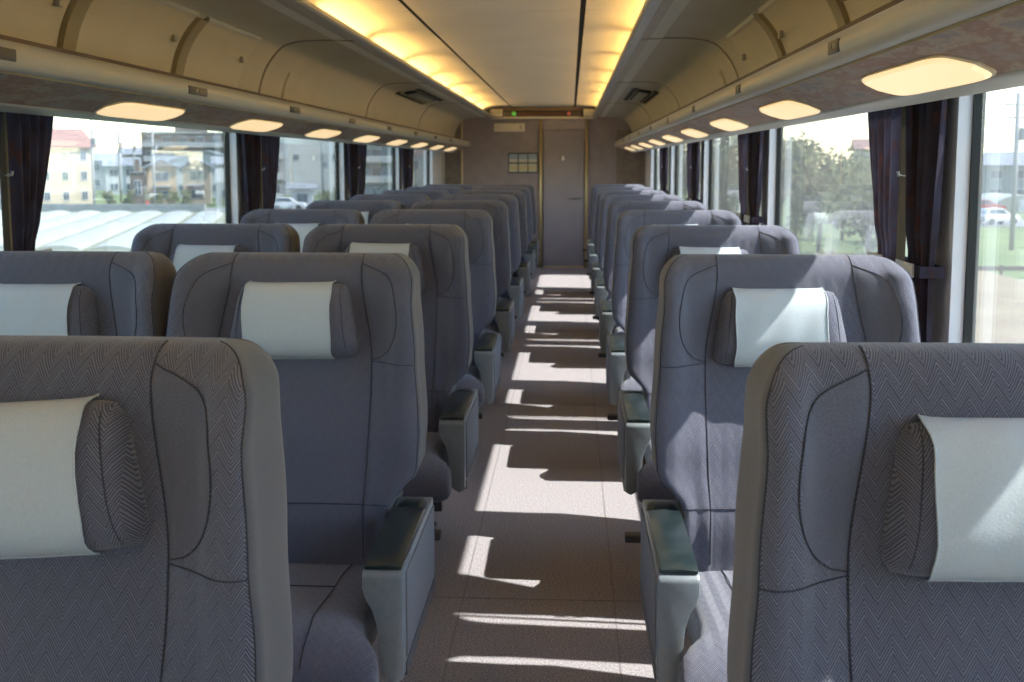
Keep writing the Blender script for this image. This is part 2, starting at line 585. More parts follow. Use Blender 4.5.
# ------------------------------------------------------------------ luggage racks
for sg, side, near in SIDES:
    rk = empty('luggage_rack', (sg * 0.9, 0, 1.49))
    tag(rk, 'long cream overhead luggage rack with lamp panel above the ' + near, 'luggage rack', 'luggage racks')

    def rp_(mb, name, m, **kw):
        o = mb.build(name, m, None, **kw)
        o.parent = rk
        o.location = (-sg * 0.9, 0, -1.49)
        return o
    P = lambda pr: [(sg * x, z) for x, z in pr]
    ye = YB - 0.45
    lipp = crom([(0.915, 1.535), (0.895, 1.552), (0.878, 1.557), (0.864, 1.548), (0.856, 1.530), (0.858, 1.510), (0.866, 1.497), (0.880, 1.4915)], 4)
    rp_(MB().extr_y(P(lipp + [(0.93, 1.50)]), YA, ye), 'rack_lip', 'lip', smooth=False, bevel=0).data.polygons.foreach_set('use_smooth', [True] * 0 or [i < 28 for i in range(len(rk.children[-1].data.polygons))])
    rp_(MB().box(sg * 0.90, sg * 1.12, YA, ye, 1.522, 1.532), 'rack_shelf', 'lip')
    rp_(MB().box(sg * 0.876, sg * 0.892, YA, ye, 1.550, 1.566), 'edge_bead', 'bead')
    rp_(MB().extr_y(P([(0.882, 1.4955), (0.884, 1.4865), (0.895, 1.490), (0.895, 1.50)]), YA, ye), 'lower_bead', 'divider')  # bead along the lower lip edge, in the darker divider colour
    seg = [YA] + [0.62 + 2.46 * k for k in range(-1, 6)] + [ye]
    seg = [q for q in seg if q <= ye]
    for a, b in zip(seg, seg[1:]):
        rp_(MB().extr_y(P([(0.884, 1.489), (1.037, 1.438), (1.05, 1.46), (0.89, 1.505)]), a, b - 0.003), 'veneer_panel', 'veneer')
        tp_ = crom([(1.034, 1.441), (1.040, 1.433), (1.060, 1.428), (1.080, 1.424), (1.094, 1.4225), (1.099, 1.426)], 4)
        o = rp_(MB().extr_y(P(tp_ + [(1.099, 1.60), (1.034, 1.60)]), a, b - 0.004), 'trim_segment', 'trim', bevel=0)
    rp_(MB().box(sg * 1.095, sg * 1.262, YA, YB, 1.600, 1.606), 'curtain_recess', 'trim')
    rp_(MB().extr_y(P([(0.88, 1.50), (0.862, 1.53), (0.905, 1.55), (1.12, 1.60), (1.10, 1.44), (1.04, 1.436)]), ye, ye + 0.02), 'end_cap', 'lip')
    # seat number plates on the lip, one for each row
    for k in range(1, 10):
        y = PITCH * k - 0.25
        pl = rp_(MB().box(sg * 0.853, sg * 0.862, y - (0.085 if sg < 0 else 0.042), y + (0.085 if sg < 0 else 0.042), 1.510, 1.536), 'number_plate', 'plate', bevel=0.002)
        MB().box(sg * 0.8515, sg * 0.8532, y - 0.030, y - 0.005, 1.519, 1.529).build('plate_mark', 'plate_mark', pl)
        MB().box(sg * 0.8515, sg * 0.8532, y + 0.008, y + 0.014, 1.519, 1.529).build('plate_mark', 'plate_mark', pl)
    # closed bins over the near seats
    sub = [p for p in COVE_S if p[1] < 1.8185]
    for a, b in ((-0.35, 0.40), (0.50, 1.25), (1.35, 2.10), (2.22, 2.98), (3.08, 3.84), (3.95, 4.62)):
        d = MB()
        d.loft([[(sg * (x - o_), y, z - o_ * 0.6) for x, z in sub] for y, o_ in ((a, -0.002), (a + 0.004, 0.012), (b - 0.004, 0.012), (b, -0.002))], close=False, cap=False)
        dd = rp_(d, 'bin_door', 'bin', smooth=False)
        for q in (a, b):
            MB().tube([(sg * (x - 0.004), q, z - 0.002) for x, z in sub], 0.005, 5).build('door_gap', 'joint', dd)
        xt, zt = sub[0]
        MB().extr_y(P([(xt - 0.016, zt - 0.012), (xt - 0.022, zt + 0.004), (xt - 0.004, zt + 0.014), (xt + 0.01, zt + 0.008)]), a, b).build('top_rail', 'rail', dd, bevel=0.002)
        MB().box(sg * (sub[5][0] - 0.024), sg * (sub[5][0] - 0.010), b - 0.09, b - 0.06, sub[5][1] - 0.03, sub[5][1] - 0.004).build('bin_latch', 'rail', dd, bevel=0.002)
    for y in (-0.40, 0.45, 1.30, 2.16, 3.03, 3.895):
        d = MB()
        d.loft([[(sg * (x - o_), yy_, z - o_ * 0.6) for x, z in sub] for yy_, o_ in ((y - 0.045, 0.0), (y - 0.04, 0.022), (y + 0.04, 0.022), (y + 0.045, 0.0))], close=False, cap=False)
        rp_(d, 'bin_divider', 'divider')

# reading lamps set into the veneer under the racks
for sg, side, near in SIDES:
    off = 0.10
    ysl = [1.98 + off + PITCH * k for k in range(-3, 9)]
    nv = Vector((0.051, 0, 0.153)).normalized()      # across the panel: x .153, z -.051
    for k, y in enumerate(ysl):
        lp = empty('reading_lamp', (sg * 0.985, y, 1.4553))
        tag(lp, 'glowing warm rounded lamp under the rack above the %s, %s from the door wall' % (near, ordinal(len(ysl) - k)), 'lamp', 'lamps under the racks')
        # rounded plan: long along y, bowed ends
        pts = []
        hw, hl = 0.052, 0.252
        for i in range(36):
            t = 2 * PI * i / 36
            c, s2 = math.cos(t), math.sin(t)
            ee = 2 / 6.5
            px = hw * math.copysign(abs(c) ** ee, c)
            py = hl * math.copysign(abs(s2) ** ee, s2)
            py *= 1.0 + 0.10 * (1 - abs(px) / hw)
            pts.append((px, py))
        for nm, m_, scl, dn in (('lamp_rim', 'lamp_rim', 1.05, (0.0, 0.003, 0.004)), ('lamp_diffuser', 'lamp', 1.0, (0.0, 0.006, 0.010))):
            loops = []
            for q, sh in ((dn[0], 1.0), (dn[1], 1.0), (dn[2], 0.90)):
                loops.append([(sg * (px * scl * sh * 0.9487 - q * 0.316), py * scl * (sh if sh == 1 else 0.96), -px * scl * sh * 0.316 - q * 0.9487) for px, py in pts])
            MB().loft(loops).build(nm, m_, lp, smooth=False)

# ------------------------------------------------------------------ end wall and door
we = struct(MB().box(-1.36, 1.36, YB, YB + 0.06, -0.05, 2.2).build('wall_end', 'end_wall'))
DX0, DX1 = -0.03, 0.535       # door opening between the gold posts
ZD = 1.70
YF = YB - 0.005
dr = struct(empty('door_1', ((DX0 + DX1) / 2, YB, 0)))
dc = (DX0 + DX1) / 2
lf = MB().box(DX0 - dc + 0.035, DX1 - dc - 0.035, -0.03, 0.0, 0.02, ZD).build('door_leaf', 'door_skin', dr, bevel=0.004)
MB().box(DX0 - dc + 0.02, DX1 - dc - 0.02, -0.022, 0.0, ZD + 0.008, 1.86).build('door_header', 'door_skin', dr, bevel=0.003)
hd = MB()
hd.tube([(0.20, -0.035, 0.86), (0.20, -0.075, 0.86), (0.07, -0.075, 0.86)], 0.010, 8)
hd.build('door_handle', 'steel', lf)
MB().box(0.205, 0.225, -0.036, -0.03, 1.02, 1.16).build('lock_plate', 'steel', lf)
MB().box(0.195, 0.215, -0.036, -0.03, 1.17, 1.20).build('lock_plate', 'steel', lf)
# pictogram near the middle of the leaf: a bottle-like white figure
pg = MB()
pg.box(-0.022, 0.008, -0.034, -0.03, 1.33, 1.372)
pg.box(-0.014, 0.0, -0.034, -0.03, 1.372, 1.388)
pg.build('door_pictogram', 'white_paint', lf)
MB().box(DX0 - dc + 0.03, DX1 - dc - 0.03, -0.05, 0.0, 0.0, 0.018).build('door_sill', 'gold', dr)
for i, x in enumerate((DX0, DX1)):
    p = MB()
    p.tube([(x, YB - 0.025, 0.0), (x, YB - 0.025, 1.835)], 0.021, 10)
    struct(p.build('trim_%d' % (3 + i), 'gold', smooth=True))
struct(MB().box(-1.02, -1.00, YB - 0.03, YB, 0, 1.86).build('trim_5', 'gold', bevel=0.004))
struct(MB().box(-1.258, -1.225, YB - 0.04, YB, 0, 1.86).build('trim_6', 'trim', bevel=0.004))
struct(MB().box(-1.225, -1.02, YB - 0.012, YB, 0, 1.88).build('trim_7', 'corner_panel'))
struct(MB().box(0.90, 1.24, YB - 0.012, YB, 0, 1.70).build('trim_8', 'corner_panel'))
# soffit under the ceiling end, with the display
so = struct(MB().box(-0.66, 0.66, YB - 0.16, YB, 1.838, 1.862).build('trim_9', 'sign_cream', bevel=0.006))
ds = empty('led_display', (-0.02, YB - 0.14, 1.898))
tag(ds, 'dark strip message display over the door with green and red dots', 'display')
MB().box(-0.465, 0.465, -0.02, 0.05, -0.035, 0.036).build('display_case', 'led_band', ds, bevel=0.003)
MB().box(-0.29, 0.28, -0.0235, -0.0195, -0.018, 0.018).build('dim_text_area', 'led_brown', ds)
MB().tube([(-0.335, -0.0235, 0), (-0.335, -0.019, 0)], 0.028, 14).build('green_symbol', 'led_green', ds)
MB().tube([(0.335, -0.0235, 0), (0.335, -0.019, 0)], 0.024, 14).build('red_symbol', 'led_red', ds)
for sg, side, near in SIDES:
    b_ = empty('end_lamp_box', (sg * 0.57, YB - 0.11, 1.868))  # end-lamp box, built as a plain unlit case
    tag(b_, 'small cream box at the display end nearest the ' + near, 'box', 'boxes beside the display')
    MB().box(-0.075, 0.075, -0.08, 0.1, 0.0, 0.085).build('case', 'sign_cream', b_, bevel=0.006)
    MB().box(-0.055, 0.055, -0.083, -0.079, 0.012, 0.056).build('face_plate', 'trim', b_, bevel=0.002)
sp_ = empty('notice_plate', (-0.42, YB, 1.735))
tag(sp_, 'long cream notice plate high on the end wall beside the door', 'sign')
MB().box(-0.19, 0.19, -0.016, 0.0, -0.05, 0.05).build('plate_body', 'sign_cream', sp_, bevel=0.004)
MB().box(0.13, 0.15, -0.018, -0.0155, -0.02, 0.03).build('plate_symbol', 'rail', sp_)
pf = empty('picture_frame', (-0.25, YB, 1.30))
tag(pf, 'dark framed row of three small landscape pictures on the end wall', 'picture')
MB().box(-0.185, 0.185, -0.02, 0.0, -0.125, 0.125).build('frame', 'pic_frame', pf, bevel=0.004)
for k in (-1, 0, 1):
    c = 0.12 * k
    pc = MB().box(c - 0.053, c + 0.053, -0.023, -0.0195, -0.11, 0.11).build('picture', 'pic_mid', pf)
    MB().box(c - 0.053, c + 0.053, -0.0245, -0.0228, 0.045, 0.11).build('picture_sky', 'pic_sky', pc)
    MB().box(c - 0.053, c + 0.053, -0.0245, -0.0228, -0.012, 0.008).build('picture_band', 'pic_bar', pc)
    MB().box(c - 0.048, c + 0.048, -0.0245, -0.0228, -0.09, -0.03).build('picture_field', 'pic_low', pc)

# ------------------------------------------------------------------ curtains
for sg, side, near in SIDES:
    wl = [e_ for e_ in EDGES if -0.5 < e_ < 12]
    for wi, e_ in enumerate(wl):
        nth = ordinal(len(wl) - wi)
        for half, (t0, t1, b0, b1) in enumerate(((-0.02, 0.235, 0.01, 0.16), (0.255, 0.59, 0.275, 0.43))):
            c = empty('curtain', (sg * 1.215, e_, 0.76))
            tag(c, ('dark curtain hanging over the %s pillar from the door wall beside the %s', 'dark curtain at the door side of the %s pillar from door wall beside %s')[half] % (nth, near), 'curtain', 'curtains by the pillars')
            if sg < 0 and 2 < e_ < 3 and half:
                t1, b1 = 0.53, 0.36
            zt, zb, zk = 1.59, 0.745, 1.035
            loops = []
            for i in range(19):
                z = zt + (zb - zt) * i / 18
                if z > zk:
                    q = ((zt - z) / (zt - zk)) ** 1.5
                    ya, yb = t0 + (b0 - t0) * q, t1 + (b1 - t1) * q
                else:
                    q = (zk - z) / (zk - zb) * 0.35
                    ya, yb = b0 + (t0 - b0) * q, b1 + (t1 - b1) * q
                amp = 0.020 - 0.006 * (1 if z < zk + .05 else 0)
                pr = []
                for k in range(41):
                    s2 = k / 40
                    pr.append((sg * (amp * math.sin(s2 * 2 * PI * 4.5 + 0.5 * half + 0.25 * math.sin(5 * z)) - 0.004), ya + (yb - ya) * s2, z - 0.76))
                loops.append(pr)
            MB().loft(loops, close=False, cap=False).build('cloth', 'curtain', c, smooth=True, fix=False)
            tb = MB()
            yc0, yc1 = b0 - 0.006, b1 + 0.006
            tb.box(-0.030, -0.026, yc0, yc1, 0.255, 0.283)
            tb.box(0.024, 0.028, yc0, yc1, 0.255, 0.283)
            tb.box(-0.030, 0.028, yc0 - 0.003, yc0, 0.255, 0.283)
            tb.box(-0.030, 0.028, yc1, yc1 + 0.003, 0.255, 0.283)
            tb.build('tie_band', 'curtain', c)
            yt = (b0 + b1) / 2 + 0.03
            MB().box(-sg * 0.036, -sg * 0.030, yt - 0.07, yt + 0.07, 0.252, 0.286).build('tie_tab', 'tie', c, bevel=0.002)
            if half:
                MB().box(-0.014, 0.006, t0 - 0.016, t0 - 0.004, -0.01, 0.82).build('leading_edge', 'khaki', c)
                MB().tube([(0, t0 - 0.012, 0.50), (-sg * 0.018, t0 - 0.012, 0.503), (-sg * 0.02, t0 - 0.012, 0.512)], 0.0045, 8).build('curtain_hook', 'cover', c)

# ------------------------------------------------------------------ seats
ZT, RC = 1.079, 0.056


def half_w(z):
    wb = lerp_tab([(0.36, 0.232), (0.52, 0.236), (0.60, 0.297), (0.68, 0.302), (0.85, 0.292), (1.0, 0.281), (1.09, 0.274)], z)
    if z > ZT - RC:
        q = min(1, (z - (ZT - RC)) / RC)
        wb = wb - RC + RC * math.sqrt(max(0, 1 - q * q))
    return wb


def lean(z):
    return 0.165 * (z - 0.62)


def section(z):
    W = half_w(z)
    p = lerp_tab([(0.40, 0.0), (0.60, 0.012), (0.74, 0.034), (0.88, 0.058), (0.97, 0.062), (1.04, 0.040), (1.079, 0.012)], z)
    f = 0.035 + lerp_tab([(0.36, 0.025), (0.50, 0.045), (0.62, 0.03), (0.80, 0.005), (1.0, 0.0)], z)
    b = lerp_tab([(0.36, 0.10), (0.6, 0.115), (0.9, 0.105), (1.09, 0.085)], z)
    s = W / 0.29
    S = lambda x0: x0 * (1 + (s - 1) * (x0 / 0.29) ** 3)
    c2 = lerp_tab([(0.50, 0.180), (0.84, 0.184), (1.05, 0.158)], z)
    half = [(0, -f), (0.09, -f), (c2 - 0.012, -f - 0.002), (S(c2 + 0.012), -f - 0.005 - 0.14 * p), (S(0.222), -f - 0.55 * p), (S(0.245), -f - 0.88 * p - 0.002),
            (S(0.266), -f - p - 0.003), (S(0.283), -f - p + 0.002), (S(0.2905), -f - p + 0.018), (W, -f - p + 0.050), (W, 0.4 * b), (S(0.285), 0.78 * b), (S(0.262), b), (0.13 * s, b + 0.014), (0, b + 0.018)]
    if z > ZT - 0.055:
        q = min(1, (z - (ZT - 0.055)) / 0.055)
        k = math.sqrt(max(0.0, 1 - q * q))
        ym = (b - f - p) * 0.5 + 0.01
        half = [(x, ym + (y - ym) * (0.18 + 0.82 * k)) for x, y in half]
    return [(x, y + lean(z)) for x, y in half]


def dense(z):
    return crom(section(z), 3)


def surf(u, z, side, off=0.0012):       # u in control-point units of the half section
    d = dense(z)
    i = u * 3
    k = min(int(i), len(d) - 2)
    t = i - k
    x = d[k][0] + (d[k + 1][0] - d[k][0]) * t
    y = d[k][1] + (d[k + 1][1] - d[k][1]) * t
    return (side * x, y - off, z)


def make_backrest(parent):
    zs = [0.36 + 0.02 * i for i in range(33)] + [1.018 + 0.006 * k for k in range(6)] + [1.054, 1.059, 1.064, 1.068, 1.072, 1.075, 1.0775, ZT]
    zs = sorted(set(round(z, 4) for z in zs))
    loops = []
    for z in zs:
        d = dense(z)
        loops.append([(x, y, z) for x, y in d] + [(-x, y, z) for x, y in reversed(d[1:-1])])
    nd = len(dense(0.6))
    n = len(loops[0])

    def smi(i, j):
        jj = j if j < nd - 1 else n - 1 - j
        u = (jj + 0.5) / 3
        z = (zs[i] + zs[min(i + 1, len(zs) - 1)]) / 2
        if u > 7.4:
            return 1
        if 2.3 < u < cres(z):
            return 2
        return 0
    mb = MB()
    mb.loft(loops, segmi=smi, mi=0)
    o = mb.build('backrest', ['fabric', 'fabric_plain', 'fabric_fine'], parent, smooth=True)
    sm = MB()
    for s in (-1, 1):
        sm.tube([surf(2.3, z, s) for z in zs[2:]], 0.0011, 5)
        sm.tube([surf(7.4, z, s) for z in zs[8:]], 0.0011, 5)
        sm.tube([surf(cres(z), z, s) for z in [0.842 + 0.00775 * k for k in range(28)] + [1.0555, 1.058, 1.0595, 1.06]], 0.0010, 5)
        sm.tube([surf(2.3 + 5.1 * k / 10, 0.838, s) for k in range(11)], 0.0010, 5)
    sm.tube([surf(6.9 * abs(k) / 10, 0.525, 1 if k >= 0 else -1) for k in range(-10, 11)], 0.0011, 5)
    q = sm.build('seam_piping', 'seam', o, smooth=True, fix=False)
    # the slim shell and folded table on the rear
    rs = MB()
    rs.loft([[(x, lean(z) + lerp_tab([(0.36, 0.10), (0.6, 0.115), (0.9, 0.105), (1.09, 0.085)], z) + d_, z) for x, d_ in ((-0.22, 0.0), (-0.20, 0.028), (0.20, 0.028), (0.22, 0.0))] for z in (0.45, 0.55, 0.75, 0.86)])
    rs.build('rear_shell', 'arm_plastic', o, bevel=0.004)
    return o


def cres(z):
    if z < 0.842 or z > 1.060:
        return 2.3
    t = (z - 0.842) / (1.060 - 0.842)
    return 2.3 + 2.9 * math.sin(PI * t ** 0.95) ** 0.5


def make_pillow(parent):
    o_y = lean(0.93) - 0.035
    hw, hz, dp = 0.142, 0.086, 0.058
    loops = []
    for i in range(25):
        t = -1 + 2 * i / 24
        e_ = (1 - min(1, abs(t)) ** 9) ** (1 / 2.2)
        sz = hz * (0.80 + 0.20 * e_) * (1 if abs(t) < 1 else 0.97)
        sy = dp * max(0.24, e_)
        lp = []
        for k in range(24):
            a = 2 * PI * k / 24
            c, s = math.cos(a), math.sin(a)
            yy = -sy * (abs(c) ** 0.8) if c > 0 else 0.012 * abs(c)
            zz = sz * math.copysign(abs(s) ** 0.75, s)
            lp.append((hw * t + 0.016 * (1 if t > 0 else -1) * abs(t) ** 3 * (-zz / hz), yy, zz - 0.002))
        loops.append(lp)
    o = MB().loft(loops).build('headrest_pillow', 'fabric', parent, smooth=True)
    o.location = (0, o_y, 0.925)
    o.rotation_euler = (-0.165, 0, 0)
    for s in (-1, 1):
        sm = MB()
        pts = []
        for k in range(15):
            a = PI / 2 - PI * k / 14
            c, sn = max(0, math.cos(a)), math.sin(a)
            pts.append((s * 0.121 - s * 0.016 * 0.62 * sn, -dp * 0.86 * c ** 0.8 - 0.001, hz * 0.955 * math.copysign(abs(sn) ** 0.75, sn) - 0.002))
        sm.tube(pts, 0.0010, 5)
        sm.build('pillow_seam', 'seam', o, fix=False, smooth=True)
    # white cloth cover drawn over the front of the pillow, pinned at the top corners
    lo = []
    for i in range(15):
        t = -1 + 2 * i / 14
        lp = []
        for k in range(17):
            a = math.radians(112 - 196 * k / 16)
            c, s = math.cos(a), math.sin(a)
            e_ = 1.0
            if c >= 0:
                yy = -(dp + 0.004) * c ** 0.8
            else:
                yy = 0.012 * abs(c) - 0.002
            zz = (hz + 0.0035) * math.copysign(abs(s) ** 0.75, s) - 0.002
            if k < 3:
                zz += 0.006 * abs(t) ** 6 * (3 - k) / 3
            lp.append((0.101 * t + 0.0015 * math.sin(k * 1.3), yy - 0.0012 * math.sin(9 * t + k * 0.7), zz))
        lo.append(lp)
    c = MB().loft(lo, close=False, cap=False)
    co = c.build('headrest_cover', 'cover', o, smooth=True, fix=False)
    hem = MB()
    for i in (0, 14):
        hem.tube([(p[0], p[1] - 0.0006, p[2]) for p in lo[i]], 0.0014, 4)
    hem.tube([lo[i][16] for i in range(15)], 0.0014, 4)
    hem.build('cover_hem', 'cover', o, fix=False, smooth=True)
    return o


def make_cushion(parent):
    loops = []
    ysn = [0.04, 0.02, -0.05, -0.15, -0.25, -0.35, -0.43, -0.49, -0.53, -0.56, -0.585, -0.605, -0.62, -0.628]
    for y in ysn:
        wx = lerp_tab([(-0.60, 0.292), (-0.55, 0.292), (-0.50, 0.252), (-0.40, 0.242), (0.1, 0.238)], y)
        q = max(0.0, (-y - 0.49) / 0.138)
        k = math.sqrt(max(0.0, 1 - q * q))
        zt = lerp_tab([(-0.5, 0.425), (-0.25, 0.405), (0.05, 0.365)], y)
        zt = 0.33 + (zt - 0.33) * (0.12 + 0.88 * k)
        zb = 0.275 + 0.045 * (1 - k)
        lp = []
        for i in range(28):
            a = 2 * PI * i / 28
            c, s = math.cos(a), math.sin(a)
            lp.append((wx * math.copysign(abs(c) ** 0.32, c), y, (zt + zb) / 2 + (zt - zb) / 2 * math.copysign(abs(s) ** 0.42, s)))
        loops.append(lp)
    o = MB().loft(loops).build('cushion', 'fabric_seat', parent, smooth=True)
    sm = MB()
    for s in (-1, 1):
        sm.tube([(s * 0.15, y, lerp_tab([(-0.5, 0.425), (-0.25, 0.405), (0.05, 0.365)], y) + 0.0005) for y in [0.0 - 0.04 * k for k in range(13)]] + [(s * 0.155, y, 0.33 + 0.095 * (0.12 + 0.88 * math.sqrt(max(0, 1 - ((-y - 0.49) / 0.138) ** 2))) + 0.0005) for y in (-0.52, -0.55, -0.575, -0.595, -0.61)], 0.0012, 5)
    sm.tube([(0.15 * k / 4, -0.29, 0.4095) for k in range(-4, 5)], 0.0012, 5)
    sm.build('cushion_seam', 'seam', o, fix=False, smooth=True)
    return o


def make_armrest(parent, s):
    """s = +1: the outer face looks towards +x"""
    prof = [(0.040, 0.565), (0.040, 0.345), (0.022, 0.335), (-0.004, 0.352), (-0.010, 0.42), (-0.013, 0.455), (-0.022, 0.485), (-0.034, 0.505), (-0.040, 0.525), (-0.040, 0.565)]
    mb = MB()
    P = lambda pr, y, k=1.0: [(s * x, y, z) for x, z in pr]
    low = [(x, z) for x, z in prof]
    front = [(x, z - (0.012 if z > 0.55 else 0)) for x, z in prof]
    mb.loft([P(front, -0.532), P(low, -0.518), P(low, -0.06)])
    a = mb.build('armrest', 'arm_plastic', parent, bevel=0.006)
    a.location = (s * 0.281, 0.075, -0.054)
    pd = MB()
    pd.loft([[(x, y, z) for x, z in ((-0.037, 0.563), (0.037, 0.563), (0.037, 0.563 + h), (0.0, 0.566 + h), (-0.037, 0.563 + h))] for y, h in ((-0.524, 0.007), (-0.50, 0.014), (-0.19, 0.016), (-0.175, 0.010))])
    pd.build('armrest_pad', 'arm_pad', a, bevel=0.004)
    cp = MB()
    cp.loft([[(x, y, z) for x, z in ((-0.037, 0.55), (0.037, 0.55), (0.037, 0.565 + h), (0.02, 0.576 + h), (-0.02, 0.576 + h), (-0.037, 0.565 + h))] for y, h in ((-0.172, -0.008), (-0.15, 0.0), (-0.10, -0.004), (-0.062, -0.015))])
    cp.build('rear_cap', 'arm_pad', a, bevel=0.006)
    sp = MB()
    x0, x1 = sorted((s * 0.039, s * 0.0435))
    sp.loft([[(x, y, z) for y, z in ((-0.495, 0.375), (-0.07, 0.375), (-0.07, 0.548), (-0.495, 0.548))] for x in (x0, x1)])
    sp.build('side_panel', 'arm_side', a, bevel=0.0015)
    x0, x1 = sorted((s * 0.033, s * 0.0425))
    MB().box(x0, x1, -0.50, -0.065, 0.340, 0.366).build('kick_strip', 'base_metal', a)
    return a


def make_seat(arms, lever, lev_len=0.336):
    r = empty('train_seat')
    make_backrest(r)
    make_pillow(r)
    make_cushion(r)
    for s in arms:
        make_armrest(r, s)
    lv = MB()
    lv.box(lever * 0.30, lever * lev_len, 0.02, 0.055, 0.40, 0.418)
    lv.build('recline_lever', 'black', r, bevel=0.004)
    bm_ = MB()
    bm_.box(-0.14, 0.14, -0.38, 0.02, 0.02, 0.29)
    bm_.build('pedestal', 'base_metal', r, bevel=0.02)
    MB().box(-0.17, 0.17, -0.46, 0.05, 0.0, 0.02).build('floor_plate', 'black', r, bevel=0.006)
    MB().box(-0.15, 0.15, 0.05, 0.09, 0.05, 0.075).build('foot_bar', 'steel', r)
    ft = MB()
    ft.box(lever * 0.20, lever * 0.262, -0.56, -0.50, 0.255, 0.285)
    ft.build('pedal', 'black', r, bevel=0.004)
    return r


KINDS = {
    'aisle': (make_seat((1, -1), 1), -0.305, 'grey aisle seat of a pair with white headrest cloth, %s row from door wall', 'aisle seats of the pairs'),
    'window': (make_seat((-1,), -1), -0.910, 'grey window seat of a pair with white headrest cloth, %s row from door wall', 'window seats of the pairs'),
    'single': (make_seat((-1, 1), -1, 0.36), 0.829, 'grey single seat with white headrest cloth, %s row from door wall', 'single seats'),
}
for kind, (proto, x, label, group) in KINDS.items():
    for k in range(1, 10):
        o = proto if k == 9 else copy_tree(proto)
        rr = random.Random(hash((len(kind), k)) % 1000)
        o.location = (x, PITCH * k + rr.uniform(-0.006, 0.006) - (0.05 if k == 1 else 0), 0)
        tag(o, label % ordinal(10 - k), 'seat', group)
        if k < 9:
            for ch in o.children:
                if ch.name.startswith('headrest_pillow'):
                    ch.location.x = rr.uniform(-0.014, 0.010)
                    ch.location.z += rr.uniform(-0.006, 0.006)
                    ch.rotation_euler.y = rr.uniform(-0.03, 0.03)
                    if kind == 'aisle' and k == 1:
                        ch.rotation_euler.y = -0.07
                        ch.location.x = 0.002
                    for g in ch.children:
                        if 'cover' in g.name:
                            g.location.x = -0.006

# ------------------------------------------------------------------ outside: town on one side, grass and trees on the other
GZ = -4.2
noisy('soil', (0.190, 0.197, 0.116), (0.258, 0.252, 0.184), 0.25, 0.95)
noisy('grass', (0.075, 0.116, 0.031), (0.150, 0.184, 0.061), 0.18, 0.95, 4)
noisy('dirt', (0.177, 0.129, 0.082), (0.245, 0.190, 0.116), 0.4, 0.95, 4)
noisy('asphalt', (0.170, 0.170, 0.177), (0.211, 0.211, 0.211), 0.8, 0.9)
noisy('plastic_film', (0.300, 0.300, 0.255), (0.345, 0.345, 0.300), 1.2, 0.5)
noisy('concrete', (0.286, 0.279, 0.265), (0.340, 0.333, 0.320), 0.6, 0.85)
noisy('cream_wall', (0.394, 0.326, 0.231), (0.428, 0.360, 0.265), 0.5, 0.8)
noisy('orange_wall', (0.354, 0.245, 0.150), (0.394, 0.286, 0.184), 0.6, 0.85)
noisy('tan_wall', (0.340, 0.286, 0.218), (0.381, 0.320, 0.245), 0.6, 0.85)
noisy('white_wall', (0.408, 0.408, 0.401), (0.449, 0.449, 0.442), 0.4, 0.8)
noisy('grey_wall', (0.245, 0.252, 0.258), (0.292, 0.299, 0.306), 0.5, 0.85)
noisy('brown_wall', (0.109, 0.082, 0.068), (0.150, 0.116, 0.095), 0.6, 0.85)
noisy('pink_wall', (0.374, 0.245, 0.218), (0.408, 0.286, 0.252), 0.6, 0.85)
noisy('red_roof', (0.245, 0.136, 0.116), (0.299, 0.177, 0.150), 0.9, 0.8)
noisy('slate_roof', (0.177, 0.190, 0.204), (0.238, 0.252, 0.265), 0.9, 0.7)
mat('far_glass', (0.068, 0.082, 0.095), 0.2)
mat('frame_white', (0.476, 0.476, 0.476), 0.5)
noisy('leaf', (0.068, 0.088, 0.031), (0.163, 0.163, 0.075), 1.3, 0.9)
noisy('leaf_dry', (0.136, 0.122, 0.068), (0.218, 0.197, 0.116), 1.3, 0.9)
mat('bark', (0.082, 0.061, 0.048), 0.9)
mat('car_white', (0.544, 0.544, 0.544), 0.25)
mat('car_red', (0.340, 0.041, 0.020), 0.25)
mat('tyre', (0.014, 0.014, 0.014), 0.8)
mat('red_plastic', (0.442, 0.068, 0.041), 0.5)

struct(MB().box(-700, 700, -200, 900, GZ - 0.3, GZ).build('ground', 'grass'))


def ex(px, D):
    return CAMX + (px - 570) / 1080 * D


def ez(py, D):
    return CAMZ + (164 - py) / 1080 * D


def face_rot(x, y):
    return -math.atan2(x, y)


# embankment under the track
em = MB()
em.loft([[(x, y, z) for x, z in ((-9, GZ + 0.002), (-3.4, -1.2), (3.4, -1.2), (9, GZ + 0.002))] for y in (-150, 400)])
struct(em.build('embankment', 'dirt'))
struct(MB().box(-120, -14, 62, 120, GZ, GZ + 0.04).build('field', 'soil'))
struct(MB().box(-150, -12, 122, 132, GZ, GZ + 0.05).build('street', 'asphalt'))
struct(MB().box(24, 160, 96, 108, GZ, GZ + 0.05).build('road', 'asphalt'))
bk = MB()
bk.loft([[(x, y, z) for x, z in ((9.5, GZ + 0.003), (11, GZ + 0.8), (19, GZ + 0.7), (21, GZ + 0.003))] for y in (14, 52)])
struct(bk.build('dirt_bank', 'dirt'))

# rows of white film over the vegetable beds
rx = math.atan(-0.277)
for k in range(16):
    x0 = -25 - 3.4 * k
    r = empty('crop_row', (x0, 66, GZ + 0.04), -rx)
    tag(r, 'low white film tunnel over a vegetable bed in the field', 'crop row', 'white film rows in the field')
    r.rotation_euler.z = math.atan(0.277)
    pr = [(1.35 * math.cos(math.radians(180 - 18 * i)), 0.34 * math.sin(math.radians(18 * i))) for i in range(11)]
    MB().extr_y(pr, 0, 52).build('film', 'plastic_film', r, smooth=False)
    MB().box(-1.5, -1.36, 0, 52, 0, 0.12).build('film_edge', 'soil', r)


